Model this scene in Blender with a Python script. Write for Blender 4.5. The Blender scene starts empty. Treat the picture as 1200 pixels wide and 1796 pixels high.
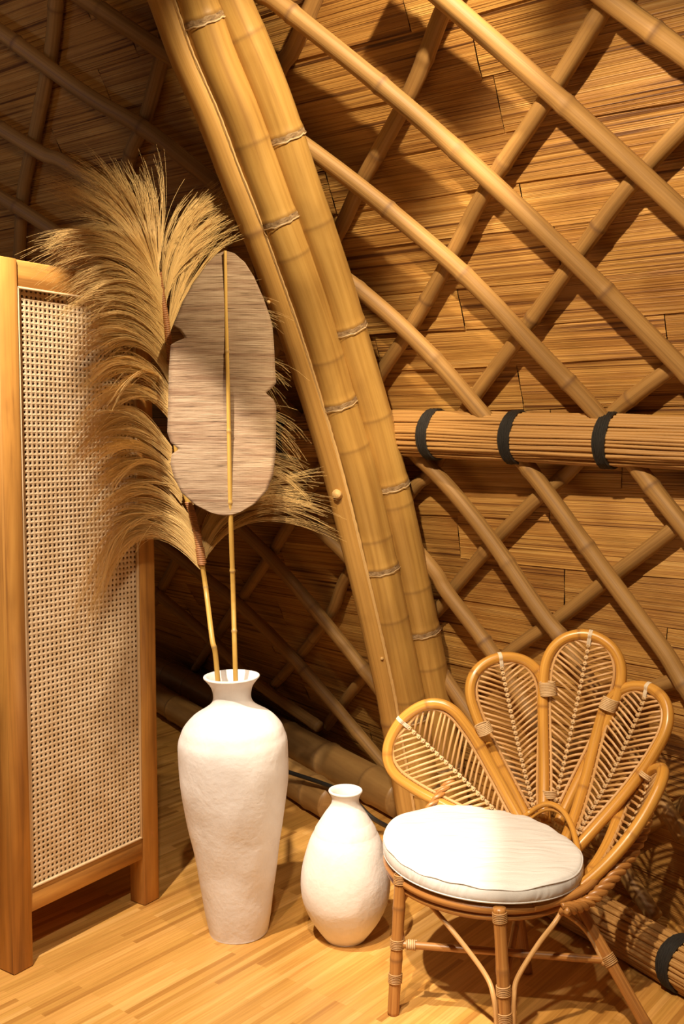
import bpy, math, random
from mathutils import Vector, Matrix
rnd = random.Random(7)
PI = math.pi
sc = bpy.context.scene
col = sc.collection

# ------------------------------------------------------------------ camera
F = 1750.0
PITCH = math.atan(128.0 / F)
CAM = Vector((0, 0, 1.6))
cd = bpy.data.cameras.new('camera'); cam = bpy.data.objects.new('camera', cd); col.objects.link(cam)
cam.location = CAM; cam.rotation_euler = (PI/2 - PITCH, 0, 0)
cd.sensor_fit = 'VERTICAL'; cd.sensor_height = 36.0; cd.sensor_width = 24.0
cd.lens = F * 36.0 / 1796.0; cd.clip_start = .05
sc.camera = cam

# ------------------------------------------------------------------ light
W = bpy.data.worlds.new('world'); sc.world = W; W.use_nodes = True
W.node_tree.nodes['Background'].inputs[0].default_value = (1.0, .62, .34, 1)
W.node_tree.nodes['Background'].inputs[1].default_value = .07

def spot(name, loc, aim, watt, cone, blend, colr, size=.03):
    ld = bpy.data.lights.new(name, 'SPOT'); ld.energy = watt; ld.spot_size = math.radians(cone)
    ld.spot_blend = blend; ld.color = colr; ld.shadow_soft_size = size
    o = bpy.data.objects.new(name, ld); col.objects.link(o); o.location = loc
    o.rotation_euler = (Vector(aim) - Vector(loc)).to_track_quat('-Z', 'Y').to_euler()
    return o
spot('spot_key', (-.45, 1.30, 3.15), (1.25, 3.2, .95), 370, 60, .35, (1, .80, .54))
spot('spot_rafters', (.40, 1.85, 3.3), (-.05, 3.3, 2.4), 250, 50, .7, (1, .82, .56))
spot('spot_vases', (-.95, 1.9, 3.40), (-.95, 2.9, .3), 540, 50, .12, (1, .87, .72))
spot('spot_seat', (.15, 2.05, 3.40), (.35, 2.9, .2), 70, 42, .6, (1, .88, .72))
spot('spot_front', (-.15, .7, 3.1), (-.15, 3.05, .35), 190, 44, .8, (1, .86, .68), .05)
spot('fill_upper_left', (-1.0, 1.7, 2.8), (-1.9, 3.9, 3.1), 26, 70, .9, (1, .68, .42), .15)  # added warm fill that brightens the upper left wall, not a room fixture
# a little cool daylight leaking in at the upper left
spot('daylight_leak', (-3.0, 1.6, 2.4), (-1.6, 4.2, 2.9), 30, 50, .9, (.6, .7, 1.0), .2)
vs = sc.view_settings
vs.view_transform = 'Standard'; vs.look = 'None'; vs.gamma = 1; vs.use_curve_mapping = False
vs.exposure = 0.06

# ------------------------------------------------------------------ pixel helpers
Fw = Vector((0, math.cos(PITCH), -math.sin(PITCH))); Up = Vector((0, math.sin(PITCH), math.cos(PITCH)))
def ray(x, y): return Fw + Vector(((x - 600) / F, 0, 0)) + Up * ((898 - y) / F)
def at(x, y, Y):
    r = ray(x, y); return CAM + r * (Y / r.y)
def atz(x, y, z):
    r = ray(x, y); return CAM + r * ((z - CAM.z) / r.z)

# ------------------------------------------------------------------ shell of the room (a leaning, twisted bamboo wall)
E0 = Vector((.24, 3.87, 0)); B0 = Vector((.494, 4.21, 0))
DE = Vector((-.82, .573, 0)).normalized(); DB = Vector((-.52, .854, 0)).normalized()
NE = Vector((-DE.y, DE.x, 0)); NE = NE if NE.y < 0 else -NE
def wz(z):
    t = max(0, min(1, z / 1.6)); return t
def hz(z):
    x = max(0, z - 1.6); return .46 * x + .08 * x * x
def sdir(z): return (DB.lerp(DE, wz(z))).normalized()
def snorm(z):
    d = sdir(z); n = Vector((-d.y, d.x, 0)); return n if n.y < 0 else -n
def sorg(z): return B0.lerp(E0, wz(z)) + NE * hz(z)
def surf(u, z, off=0):
    p = sorg(z) + sdir(z) * u + snorm(z) * off; p.z = z; return p
def sdist(p):
    return (Vector((p.x, p.y, 0)) - sorg(p.z)).dot(snorm(p.z))
def hit(x, y, off):
    r = ray(x, y); t = 1.2
    while t < 12:
        p = CAM + r * t
        if sdist(p) < off * 1.12 or p.z < .04: break
        t += .02
    a, b = t - .02, t
    for _ in range(12):
        m = (a + b) / 2; p = CAM + r * m
        if sdist(p) < off * 1.12 or p.z < .04: b = m
        else: a = m
    return CAM + r * b

# ------------------------------------------------------------------ object helpers
def link(name, verts, faces, mat, parent=None, uvs=None, smooth=True, attr=None):
    me = bpy.data.meshes.new(name)
    me.from_pydata([tuple(v) for v in verts], [], faces)
    if uvs:
        ul = me.uv_layers.new(name='UVMap')
        data = [c for f in me.polygons for vi in f.vertices for c in uvs[vi]]
        ul.data.foreach_set('uv', data)
    if attr:
        for an, vals in attr.items():
            a = me.attributes.new(an, 'FLOAT', 'POINT'); a.data.foreach_set('value', vals)
    if smooth: me.polygons.foreach_set('use_smooth', [True] * len(me.polygons))
    me.materials.append(mat)
    o = bpy.data.objects.new(name, me); col.objects.link(o)
    if parent is not None:
        o.parent = parent
        o.matrix_parent_inverse = Matrix.Translation(-parent.location) if parent.type == 'EMPTY' and parent.parent is None else Matrix()
        if parent.type != 'EMPTY': o.matrix_parent_inverse = Matrix()
    return o
def tag(o, label, cat, group=None, kind=None):
    if label: o['label'] = label
    if cat: o['category'] = cat
    if group: o['group'] = group
    if kind: o['kind'] = kind
    return o
def thing(name, loc, label, cat, group=None):
    o = bpy.data.objects.new(name, None); col.objects.link(o); o.location = loc; o.empty_display_size = .05
    return tag(o, label, cat, group)

class MB:
    def __init__(s): s.v = []; s.f = []; s.uv = []; s.nd = []
    def add(s, v, f, uv, nd=None):
        b = len(s.v); s.v += v; s.uv += uv; s.f += [tuple(i + b for i in q) for q in f]
        s.nd += nd if nd else [0.0] * len(v)
    def tube(s, pts, r, n=10, closed=False, cap=True, v0=0, sq=1.0, ref=None):
        """swept tube; r a number or function of arc length returning radius or (radius, node)"""
        pts = [Vector(p) for p in pts]; m = len(pts)
        L = [0]
        for i in range(1, m): L.append(L[-1] + (pts[i] - pts[i-1]).length)
        T = []
        for i in range(m):
            if closed: t = pts[(i+1) % m] - pts[i-1]
            else: t = pts[min(i+1, m-1)] - pts[max(i-1, 0)]
            T.append(t.normalized() if t.length > 1e-9 else Vector((0, 0, 1)))
        a = Vector(ref) if ref else (Vector((0, 0, 1)) if abs(T[0].z) < .9 else Vector((1, 0, 0)))
        N = (a - T[0] * a.dot(T[0])).normalized()
        V = []; UV = []; ND = []; u0 = rnd.random() * 3
        rows = m + (1 if closed else 0)
        for k in range(rows):
            i = k % m
            if ref: N = (a - T[i] * a.dot(T[i])).normalized()
            elif k: N = (N - T[i] * N.dot(T[i])).normalized()
            B = T[i].cross(N)
            l = L[i] if k < m else L[-1] + (pts[0] - pts[-1]).length
            rr = r(l) if callable(r) else r
            nd = 0
            if isinstance(rr, tuple): rr, nd = rr
            for j in range(n + 1):
                th = 2 * PI * j / n
                V.append(pts[i] + N * math.cos(th) * rr + B * math.sin(th) * rr * sq)
                UV.append((u0 + th * .05, l + v0)); ND.append(nd)
        Fc = []
        for k in range(rows - 1):
            for j in range(n):
                q = k * (n + 1) + j
                Fc.append((q, q + 1, q + n + 2, q + n + 1))
        if cap and not closed:
            Fc.append(tuple(range(n - 1, -1, -1))); o = (rows - 1) * (n + 1)
            Fc.append(tuple(o + j for j in range(n)))
        s.add(V, Fc, UV, ND)
    def box(s, c, ex, ey, ez, bev=.003, grain=2):
        """box centred c with half-extent vectors ex,ey,ez; uv v runs along the grain axis"""
        c = Vector(c); E = [Vector(ex), Vector(ey), Vector(ez)]; H = [e.length for e in E]; D = [e.normalized() for e in E]
        u0 = rnd.random() * 9
        V = []; Fc = []; UV = []
        def corner(sx, sy, sz, ax):
            sg = (sx, sy, sz); p = c.copy()
            loc = []
            for k in range(3):
                h = H[k] - (0 if k == ax else bev); p = p + D[k] * sg[k] * h; loc.append(sg[k] * h)
            oth = [k for k in range(3) if k != grain]
            if ax in oth: uu = loc[[k for k in oth if k != ax][0]] + (ax + 1) * .37
            else: uu = loc[oth[0]]
            vv = loc[grain] if ax != grain else loc[oth[1]]
            V.append(p); UV.append((uu + u0, vv + u0)); return len(V) - 1
        idx = {}
        for ax in range(3):
            for sx in (-1, 1):
                for sy in (-1, 1):
                    for sz in (-1, 1): idx[(ax, sx, sy, sz)] = corner(sx, sy, sz, ax)
        def fx(q):
            p = [V[i] for i in q]; n = (p[1] - p[0]).cross(p[2] - p[0])
            ce = sum(p, Vector()) / len(p) - c
            Fc.append(tuple(q) if n.dot(ce) > 0 else tuple(reversed(q)))
        for ax in range(3):
            o = [k for k in range(3) if k != ax]
            for sg in (-1, 1):
                q = []
                for a, b in ((-1, -1), (1, -1), (1, 1), (-1, 1)):
                    s3 = [0, 0, 0]; s3[ax] = sg; s3[o[0]] = a; s3[o[1]] = b; q.append(idx[(ax, *s3)])
                fx(q)
            # bevel edges along ax
            for a in (-1, 1):
                for b in (-1, 1):
                    s1 = [0, 0, 0]; s1[o[0]] = a; s1[o[1]] = b; s1[ax] = -1; s2 = list(s1); s2[ax] = 1
                    fx([idx[(o[0], *s1)], idx[(o[1], *s1)], idx[(o[1], *s2)], idx[(o[0], *s2)]])
        for sx in (-1, 1):
            for sy in (-1, 1):
                for sz in (-1, 1): fx([idx[(0, sx, sy, sz)], idx[(1, sx, sy, sz)], idx[(2, sx, sy, sz)]])
        s.add(V, Fc, UV)
    def lathe(s, c, prof, n=64, tilt=None, wob=None):
        V = []; UV = []; Fc = []
        for i, (r, z) in enumerate(prof):
            for j in range(n + 1):
                th = 2 * PI * j / n
                rr = r * (1 + (wob(th, z) if wob else 0))
                p = Vector((rr * math.cos(th), rr * math.sin(th), z))
                if tilt: p = tilt @ p
                V.append(Vector(c) + p); UV.append((th * .1, z))
        for i in range(len(prof) - 1):
            for j in range(n):
                q = i * (n + 1) + j; Fc.append((q, q + 1, q + n + 2, q + n + 1))
        s.add(V, Fc, UV)
    def build(s, name, mat, parent=None, smooth=True):
        return link(name, s.v, s.f, mat, parent, s.uv, smooth, {'nd': s.nd})

def spline(pts, n=8, closed=False):
    P = [Vector(p) for p in pts]; m = len(P); out = []
    segs = m if closed else m - 1
    for i in range(segs):
        if closed: a, b, c, d = P[i-1], P[i], P[(i+1) % m], P[(i+2) % m]
        else: a, b, c, d = P[max(i-1, 0)], P[i], P[i+1], P[min(i+2, m-1)]
        for k in range(n):
            t = k / n
            out.append(.5 * ((2*b) + (c - a)*t + (2*a - 5*b + 4*c - d)*t*t + (3*b - a - 3*c + d)*t**3))
    if not closed: out.append(P[-1])
    return out
def resample(pts, step):
    L = [0]
    for i in range(1, len(pts)): L.append(L[-1] + (pts[i] - pts[i-1]).length)
    n = max(2, int(L[-1] / step)); out = []; j = 0
    for k in range(n + 1):
        s = L[-1] * k / n
        while j < len(L) - 2 and L[j+1] < s: j += 1
        t = (s - L[j]) / max(1e-9, L[j+1] - L[j]); out.append(pts[j].lerp(pts[j+1], t))
    return out

# ------------------------------------------------------------------ materials
def nodes(name, rough=.6):
    m = bpy.data.materials.new(name); m.use_nodes = True; nt = m.node_tree
    b = nt.nodes['Principled BSDF']; b.inputs['Roughness'].default_value = rough
    return m, nt, b
def N(nt, t, **kw):
    n = nt.nodes.new(t)
    for k, v in kw.items(): setattr(n, k, v)
    return n
def ramp(nt, fac, stops):
    r = N(nt, 'ShaderNodeValToRGB'); e = r.color_ramp.elements
    e[0].position, e[0].color = stops[0][0], (*stops[0][1], 1); e[1].position, e[1].color = stops[-1][0], (*stops[-1][1], 1)
    for p, c in stops[1:-1]:
        x = e.new(p); x.color = (*c, 1)
    nt.links.new(fac, r.inputs[0]); return r.outputs[0]
def noise(nt, vec, scale=5, detail=3, dist=0, rough=.5):
    n = N(nt, 'ShaderNodeTexNoise'); n.inputs['Scale'].default_value = scale; n.inputs['Detail'].default_value = detail
    n.inputs['Distortion'].default_value = dist; n.inputs['Roughness'].default_value = rough
    nt.links.new(vec, n.inputs['Vector']); return n.outputs['Fac']
def mapped(nt, scale, src='UV', obj=False):
    tc = N(nt, 'ShaderNodeTexCoord'); mp = N(nt, 'ShaderNodeMapping'); mp.inputs['Scale'].default_value = scale
    nt.links.new(tc.outputs[src], mp.inputs['Vector']); return mp.outputs[0]
def mix(nt, a, b, fac, mode='MULTIPLY'):
    m = N(nt, 'ShaderNodeMix', data_type='RGBA', blend_type=mode)
    for s_, v in ((m.inputs[6], a), (m.inputs[7], b), (m.inputs[0], fac)):
        if isinstance(v, (int, float)): s_.default_value = v
        elif isinstance(v, tuple): s_.default_value = (*v, 1)
        else: nt.links.new(v, s_)
    return m.outputs[2]
def bump(nt, b, h, strength=.3, dist=.01):
    n = N(nt, 'ShaderNodeBump'); n.inputs['Strength'].default_value = strength; n.inputs['Distance'].default_value = dist
    nt.links.new(h, n.inputs['Height']); nt.links.new(n.outputs[0], b.inputs['Normal']); return n
def attr(nt, name):
    a = N(nt, 'ShaderNodeAttribute'); a.attribute_name = name; return a.outputs['Fac']
def srgb(r, g, b):
    f = lambda c: ((c/255 + .055) / 1.055) ** 2.4 if c > 10 else c / 255 / 12.92
    return (f(r), f(g), f(b))

def grain_mat(name, c1, c2, c3, rough=.45, fine=90, along=2.5, nodecol=None, bs=.25, blotch=.5):
    m, nt, b = nodes(name, rough)
    f1 = noise(nt, mapped(nt, (fine, along, 1)), 1, 5, .4, .6)
    base = ramp(nt, f1, [(.3, c1), (.5, c2), (.72, c3)])
    f2 = noise(nt, mapped(nt, (9, 3, 1)), 1, 3, .6)
    base = mix(nt, base, ramp(nt, f2, [(.3, (.72, .66, .6)), (.6, (1.08, 1.05, 1.0))]), blotch)
    if nodecol: base = mix(nt, base, nodecol, attr(nt, 'nd'), 'MIX')
    nt.links.new(base, b.inputs['Base Color']); bump(nt, b, f1, bs, .003)
    return m
M = {}
M['pole'] = grain_mat('lattice_bamboo', (.25,.13,.036), (.36,.195,.056), (.45,.255,.08), .6, 60, 1.2, (.16,.075,.028))
M['rafter'] = grain_mat('rafter_bamboo', (.36,.19,.046), (.48,.275,.07), (.58,.35,.10), .38, 60, 1.4, (.17,.08,.028), .15, .7)
M['split'] = grain_mat('split_bamboo_face', (.38,.20,.05), (.50,.275,.07), (.58,.335,.095), .5, 90, 1.0, (.25,.12,.04))
M['fibre'] = grain_mat('raw_bamboo_edge', (.5,.3,.1), (.66,.42,.16), (.75,.5,.22), .7, 120, 4)
M['sheath'] = grain_mat('node_sheath', (.10,.055,.025), (.32,.2,.09), (.6,.44,.25), .8, 50, 120, None, .8)
M['lip'] = grain_mat('node_lip', (.5,.33,.15), (.66,.47,.25), (.75,.58,.36), .6, 30, 60)
M['teak'] = grain_mat('teak', (.30,.13,.03), (.52,.245,.052), (.64,.33,.078), .42, 34, 1.6, None, .12, .8)
M['reed'] = grain_mat('reed_stick', (.27,.12,.03), (.48,.255,.075), (.6,.35,.12), .55, 200, 3)
M['rattan'] = grain_mat('rattan_cane', (.44,.19,.03), (.60,.29,.05), (.70,.38,.085), .28, 50, 2, (.3,.12,.03), .1)
M['rattan_rib'] = grain_mat('rattan_rib', (.44,.22,.07), (.60,.34,.13), (.7,.44,.2), .4, 80, 6, None, .15)
M['rattan_dark'] = grain_mat('rattan_leg', (.26,.10,.025), (.42,.185,.045), (.52,.26,.08), .35, 50, 2, (.2,.085,.03), .1)
M['wrap'] = grain_mat('cane_wrapping', (.5,.3,.13), (.66,.44,.22), (.76,.56,.33), .5, 60, 60, None, .3)
M['leg_wrap'] = grain_mat('leg_wrapping', (.3,.15,.05), (.46,.25,.09), (.56,.34,.15), .5, 60, 60, None, .3)
M['tie'] = grain_mat('pale_tie', (.62,.5,.36), (.74,.62,.47), (.8,.7,.56), .5, 60, 20, None, .2)
M['stem'] = grain_mat('slim_bamboo_stem', (.46,.26,.05), (.58,.35,.075), (.66,.43,.12), .42, 120, 2, (.33,.2,.08), .1)
M['plume'] = grain_mat('dried_grass_plume', (.62,.38,.12), (.80,.53,.19), (.92,.67,.30), .55, 40, 2, None, .0)
M['brown_wrap'] = grain_mat('brown_stem_wrap', (.26,.10,.03), (.42,.18,.06), (.5,.25,.1), .5, 60, 60)
M['black'] = grain_mat('black_lashing', (.012,.010,.009), (.028,.024,.02), (.075,.065,.055), .6, 300, 60, None, .9)
M['log'] = grain_mat('floor_log_bamboo', (.28,.15,.05), (.38,.21,.07), (.46,.27,.095), .4, 30, 1.0, (.15,.07,.03))
M['cable'] = nodes('cable', .45)[0]; M['cable'].node_tree.nodes['Principled BSDF'].inputs['Base Color'].default_value = (.018, .016, .014, 1)

# cane webbing
m, nt, b = nodes('cane_webbing', .55)
v = mapped(nt, (1, 1, 1))
wv = N(nt, 'ShaderNodeTexWave', wave_type='BANDS', bands_direction='DIAGONAL'); wv.inputs['Scale'].default_value = 190; nt.links.new(v, wv.inputs['Vector'])
wh = N(nt, 'ShaderNodeTexWave', wave_type='BANDS', bands_direction='X'); wh.inputs['Scale'].default_value = 130; nt.links.new(v, wh.inputs['Vector'])
wy = N(nt, 'ShaderNodeTexWave', wave_type='BANDS', bands_direction='Y'); wy.inputs['Scale'].default_value = 130; nt.links.new(v, wy.inputs['Vector'])
cm = ramp(nt, noise(nt, v, 14, 4), [(.3, (.68,.48,.26)), (.7, (.86,.67,.43))])
cm = mix(nt, cm, ramp(nt, wh.outputs['Fac'], [(.0, (.74,.66,.56)), (.35, (1,1,1))]), .8)
cm = mix(nt, cm, ramp(nt, wy.outputs['Fac'], [(.0, (.74,.66,.56)), (.35, (1,1,1))]), .8)
nt.links.new(cm, b.inputs['Base Color']); bump(nt, b, wv.outputs['Fac'], .35, .001)
M['cane'] = m
M['bead'] = grain_mat('cane_beading', (.58,.40,.2), (.7,.5,.28), (.78,.6,.36), .5, 60, 4)

# plaster vase
m, nt, b = nodes('rough_white_plaster', .7)
v = mapped(nt, (1, 1, 1), 'Object')
n1 = noise(nt, v, 11, 4, .3, .5); n2 = noise(nt, v, 70, 4)
nt.links.new(ramp(nt, n1, [(.3, (.76,.70,.64)), (.62, (.84,.79,.74))]), b.inputs['Base Color'])
b1 = N(nt, 'ShaderNodeBump'); b1.inputs['Strength'].default_value = .35; b1.inputs['Distance'].default_value = .012; nt.links.new(n1, b1.inputs['Height'])
b2 = N(nt, 'ShaderNodeBump'); b2.inputs['Strength'].default_value = .3; b2.inputs['Distance'].default_value = .003; nt.links.new(n2, b2.inputs['Height'])
nt.links.new(b1.outputs[0], b2.inputs['Normal']); nt.links.new(b2.outputs[0], b.inputs['Normal'])
M['plaster'] = m
# cushion cloth
m, nt, b = nodes('white_cotton', .85)
v = mapped(nt, (1, 1, 1), 'Object')
mp = mapped(nt, (3, 14, 3), 'Object'); n1 = noise(nt, mp, 1.3, 3, 1.2)
n2 = noise(nt, v, 500, 2)
nt.links.new(ramp(nt, n2, [(.3, (.68,.655,.63)), (.7, (.75,.725,.70))]), b.inputs['Base Color'])
bump(nt, b, n1, .55, .02); M['cotton'] = m
# woven grasscloth leaf
m, nt, b = nodes('woven_grass_leaf', .75)
f1 = noise(nt, mapped(nt, (9, 420, 1)), 1, 3, .3, .7)
f2 = noise(nt, mapped(nt, (3, 55, 1)), 1, 3, .2, .6)
c = ramp(nt, f1, [(.34, (.11,.06,.03)), (.45, (.36,.235,.13)), (.7, (.56,.41,.27))])
c = mix(nt, c, ramp(nt, f2, [(.35, (.6,.47,.4)), (.55, (1,1,1))]), .85)
wv = N(nt, 'ShaderNodeTexWave', wave_type='BANDS', bands_direction='X'); wv.inputs['Scale'].default_value = 90; nt.links.new(mapped(nt, (1,1,1)), wv.inputs['Vector'])
c = mix(nt, c, ramp(nt, wv.outputs['Fac'], [(0, (.8,.75,.7)), (.2, (1,1,1))]), .5)
nt.links.new(c, b.inputs['Base Color']); bump(nt, b, f1, .8, .003); M['leaf'] = m
# wall matting of split bamboo
m, nt, b = nodes('split_bamboo_matting', .55)
f1 = noise(nt, mapped(nt, (330, 1.3, 1)), 1, 2, .12, .5)
f2 = noise(nt, mapped(nt, (85, .9, 1)), 1, 2, .25)
f3 = noise(nt, mapped(nt, (9, 4, 1)), 1, 4, .4)
f4 = noise(nt, mapped(nt, (500, 9, 1)), 1, 3, .1)
c = ramp(nt, f2, [(.33, (.16,.065,.014)), (.39, (.42,.215,.052)), (.55, (.56,.315,.083)), (.72, (.64,.40,.135))])
c = mix(nt, c, ramp(nt, f1, [(.34, (.38,.26,.18)), (.45, (.95,.93,.9)), (.7, (1.12,1.1,1.05))]), .85)
c = mix(nt, c, ramp(nt, f4, [(.3, (.72,.66,.6)), (.5, (1,1,1))]), .5)
c = mix(nt, c, ramp(nt, f3, [(.32, (.72,.58,.46)), (.55, (1.05,1.03,1.0))]), .55)
c = mix(nt, c, ramp(nt, attr(nt, 'pc'), [(0, (.80,.72,.62)), (1, (1.1,1.08,1.03))]), 1.0)
nt.links.new(c, b.inputs['Base Color'])
hh = mix(nt, f1, f2, .5, 'MIX'); bump(nt, b, hh, 1.0, .006); M['mat'] = m
# strip floor
m, nt, b = nodes('bamboo_strip_floor', .32)
tc = N(nt, 'ShaderNodeTexCoord'); mp = N(nt, 'ShaderNodeMapping'); mp.vector_type = 'TEXTURE'
mp.inputs['Rotation'].default_value = (0, 0, math.radians(50.4)); nt.links.new(tc.outputs['Object'], mp.inputs['Vector'])
br = N(nt, 'ShaderNodeTexBrick'); br.offset = .37; br.offset_frequency = 3
br.inputs['Scale'].default_value = 1; br.inputs['Brick Width'].default_value = .42; br.inputs['Row Height'].default_value = .021
br.inputs['Mortar Size'].default_value = .0005; br.inputs['Color1'].default_value = (.0, .0, .0, 1); br.inputs['Color2'].default_value = (1, 1, 1, 1)
br.inputs['Mortar'].default_value = (.35, .35, .35, 1)
nt.links.new(mp.outputs[0], br.inputs['Vector'])
c = ramp(nt, br.outputs['Color'], [(0, (.44,.215,.05)), (.12, (.50,.255,.06)), (.22, (.60,.33,.08)), (.7, (.68,.37,.10)), (1, (.75,.44,.14))])
m2 = N(nt, 'ShaderNodeMapping'); m2.inputs['Scale'].default_value = (3.5, 130, 1); nt.links.new(mp.outputs[0], m2.inputs['Vector'])
f1 = noise(nt, m2.outputs[0], 1, 5, .3, .6)
c = mix(nt, c, ramp(nt, f1, [(.3, (.72,.6,.48)), (.6, (1.05,1.03,1))]), .7)
m3 = N(nt, 'ShaderNodeMapping'); m3.inputs['Scale'].default_value = (1.2, 5, 1); nt.links.new(mp.outputs[0], m3.inputs['Vector'])
c = mix(nt, c, ramp(nt, noise(nt, m3.outputs[0], 1, 3), [(.3, (.8,.72,.62)), (.6, (1.05,1.03,1))]), .7)
nt.links.new(c, b.inputs['Base Color']); bump(nt, b, f1, .08, .002); M['floor'] = m

# ------------------------------------------------------------------ floor
o = link('floor', [(-6, -1, 0), (3.2, -1, 0), (3.2, 11, 0), (-6, 11, 0), (-6, -1, -.06), (3.2, -1, -.06), (3.2, 11, -.06), (-6, 11, -.06)],
         [(0, 1, 2, 3), (7, 6, 5, 4), (0, 4, 5, 1), (1, 5, 6, 2), (2, 6, 7, 3), (3, 7, 4, 0)], M['floor'], smooth=False)
o['kind'] = 'structure'

# ------------------------------------------------------------------ wall of lapped matting
V = []; Fc = []; UV = []; PC = []
z = -.02; row = 0
while z < 3.75:
    h = (.150 if z < 1.6 else .135) * rnd.uniform(.85, 1.15)
    u = -2.2 - rnd.random()
    while u < 4.6:
        L = rnd.uniform(.55, 1.25); pc = rnd.random()
        tlt = rnd.uniform(-.006, .006); lift = rnd.uniform(.003, .009); ov = rnd.random() * 50
        nu = max(2, int(L / .15)); nv = 4; base = len(V)
        for i in range(nu + 1):
            uu = u + L * i / nu - (0.003 if i == nu else 0)
            wav = .003 * math.sin(uu * 5 + row)
            for j in range(nv + 2):
                if j == 0: zz = z + wav + tlt * (i / nu - .5); off = -.003          # under-lip
                else:
                    t = (j - 1) / nv; zz = z + wav + tlt * (i / nu - .5) + (h + .014) * t
                    off = lift * (1 - t) + .002 * math.sin(t * 9 + ov)
                V.append(surf(uu, max(zz, -.05), off)); UV.append((zz + ov, uu + ov)); PC.append(pc)
        for i in range(nu):
            for j in range(nv + 1):
                q = base + i * (nv + 2) + j; Fc.append((q, q + nv + 2, q + nv + 3, q + 1))
        u += L
    z += h; row += 1
# backing so that no gap shows between the mats
nb = len(V); nu_, nz_ = 30, 24
for i in range(nu_ + 1):
    for j in range(nz_ + 1):
        V.append(surf(-2.4 + 7.2 * i / nu_, -.05 + 3.85 * j / nz_, -.02)); UV.append((j * .1, i * .2)); PC.append(0)
for i in range(nu_):
    for j in range(nz_):
        q = nb + i * (nz_ + 1) + j; Fc.append((q, q + nz_ + 1, q + nz_ + 2, q + 1))
o = link('wall_right', V, Fc, M['mat'], None, UV, False, {'pc': PC}); o['kind'] = 'structure'

# ------------------------------------------------------------------ lattice of thin bamboo poles
def bamboo_r(r, seed, lo=.28, hi=.42, bulge=.10, taper=0):
    g = random.Random(seed); ns = []; s = g.uniform(.05, .3)
    while s < 9: ns.append(s); s += g.uniform(lo, hi)
    def f(l):
        d = min(abs(l - x) for x in ns)
        k = math.exp(-(d / .009) ** 2)
        return (r * (1 - taper * l) * (1 + bulge * k + .03 * math.exp(-(d / .04) ** 2)), min(1, math.exp(-(d / .005) ** 2) * .8))
    return f
def lattice(px, off, r, label, seed):
    pts = [hit(x, y, off) for x, y in px]
    pts = resample(spline(pts, 6), .012)
    t = MB(); t.tube(pts, bamboo_r(r, seed, .3, .62), 14)
    base = min(pts, key=lambda p: p.z)
    o = t.build('bamboo_lattice_pole', M['pole'])
    tag(o, label, 'bamboo pole', 'crossed bamboo lattice poles on the woven wall')
    return o
OF, OB, RF, RB = .096, .040, .0285, .0262
FR = [
 ([(1000,-60),(1070,0),(1200,95),(1300,170)], 'bamboo lattice pole slanting down right across the top right corner'),
 ([(700,-70),(780,0),(1002,193),(1200,375),(1300,470)], 'lattice pole slanting down right, second one in from the top right corner'),
 ([(380,-75),(455,-12),(500,15),(757,225),(1002,452),(1200,650),(1290,745)], 'lattice pole slanting down right, from beside the rafters at the top edge'),
 ([(60,-60),(150,0),(296,97),(552,268),(792,461),(943,615),(1050,728),(1121,825),(1200,925),(1290,1040)], 'lattice pole slanting down from the rafters to the rightmost black lashing'),
 ([(-60,20),(0,56),(150,165),(262,232),(397,337),(622,502),(745,612),(842,721),(933,829),(1015,940),(1065,1008),(1117,1078),(1167,1145),(1200,1200),(1290,1340)], 'lattice pole slanting down above the grass plume and behind the middle black lashing'),
 ([(-50,195),(0,225),(75,270),(150,311),(440,556),(590,672),(742,808),(842,921),(950,1075),(992,1129),(1066,1250),(1140,1373),(1200,1470)], 'bamboo lattice pole slanting from the far left down behind the tallest petal of the chair'),
 ([(-50,315),(0,345),(94,405),(300,555),(466,688),(510,724),(620,840),(754,992),(783,1037),(867,1150),(980,1335),(1090,1520),(1150,1610)], 'lattice pole slanting from above the cabinet to the floor behind the chair legs'),
 ([(280,700),(400,790),(494,872),(606,973),(720,1105),(830,1260),(930,1400)], 'bamboo lattice pole passing right of the leaf fan base and behind the two rafters'),
 ([(300,815),(433,937),(507,1015),(653,1193),(720,1290)], 'dim bamboo lattice pole slanting down to the foot of the rafters'),
 ([(230,915),(319,982),(424,1065),(525,1166),(685,1354)], 'dim bamboo lattice pole starting by the cabinet and ending above the floor log'),
 ([(230,1005),(282,1047),(369,1120),(452,1198),(560,1275)], 'lowest dim bamboo lattice pole, seen just behind the neck of the tall vase'),
]
for i, (px, lb) in enumerate(FR): lattice(px, OF, RF, lb, 20 + i)
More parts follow.
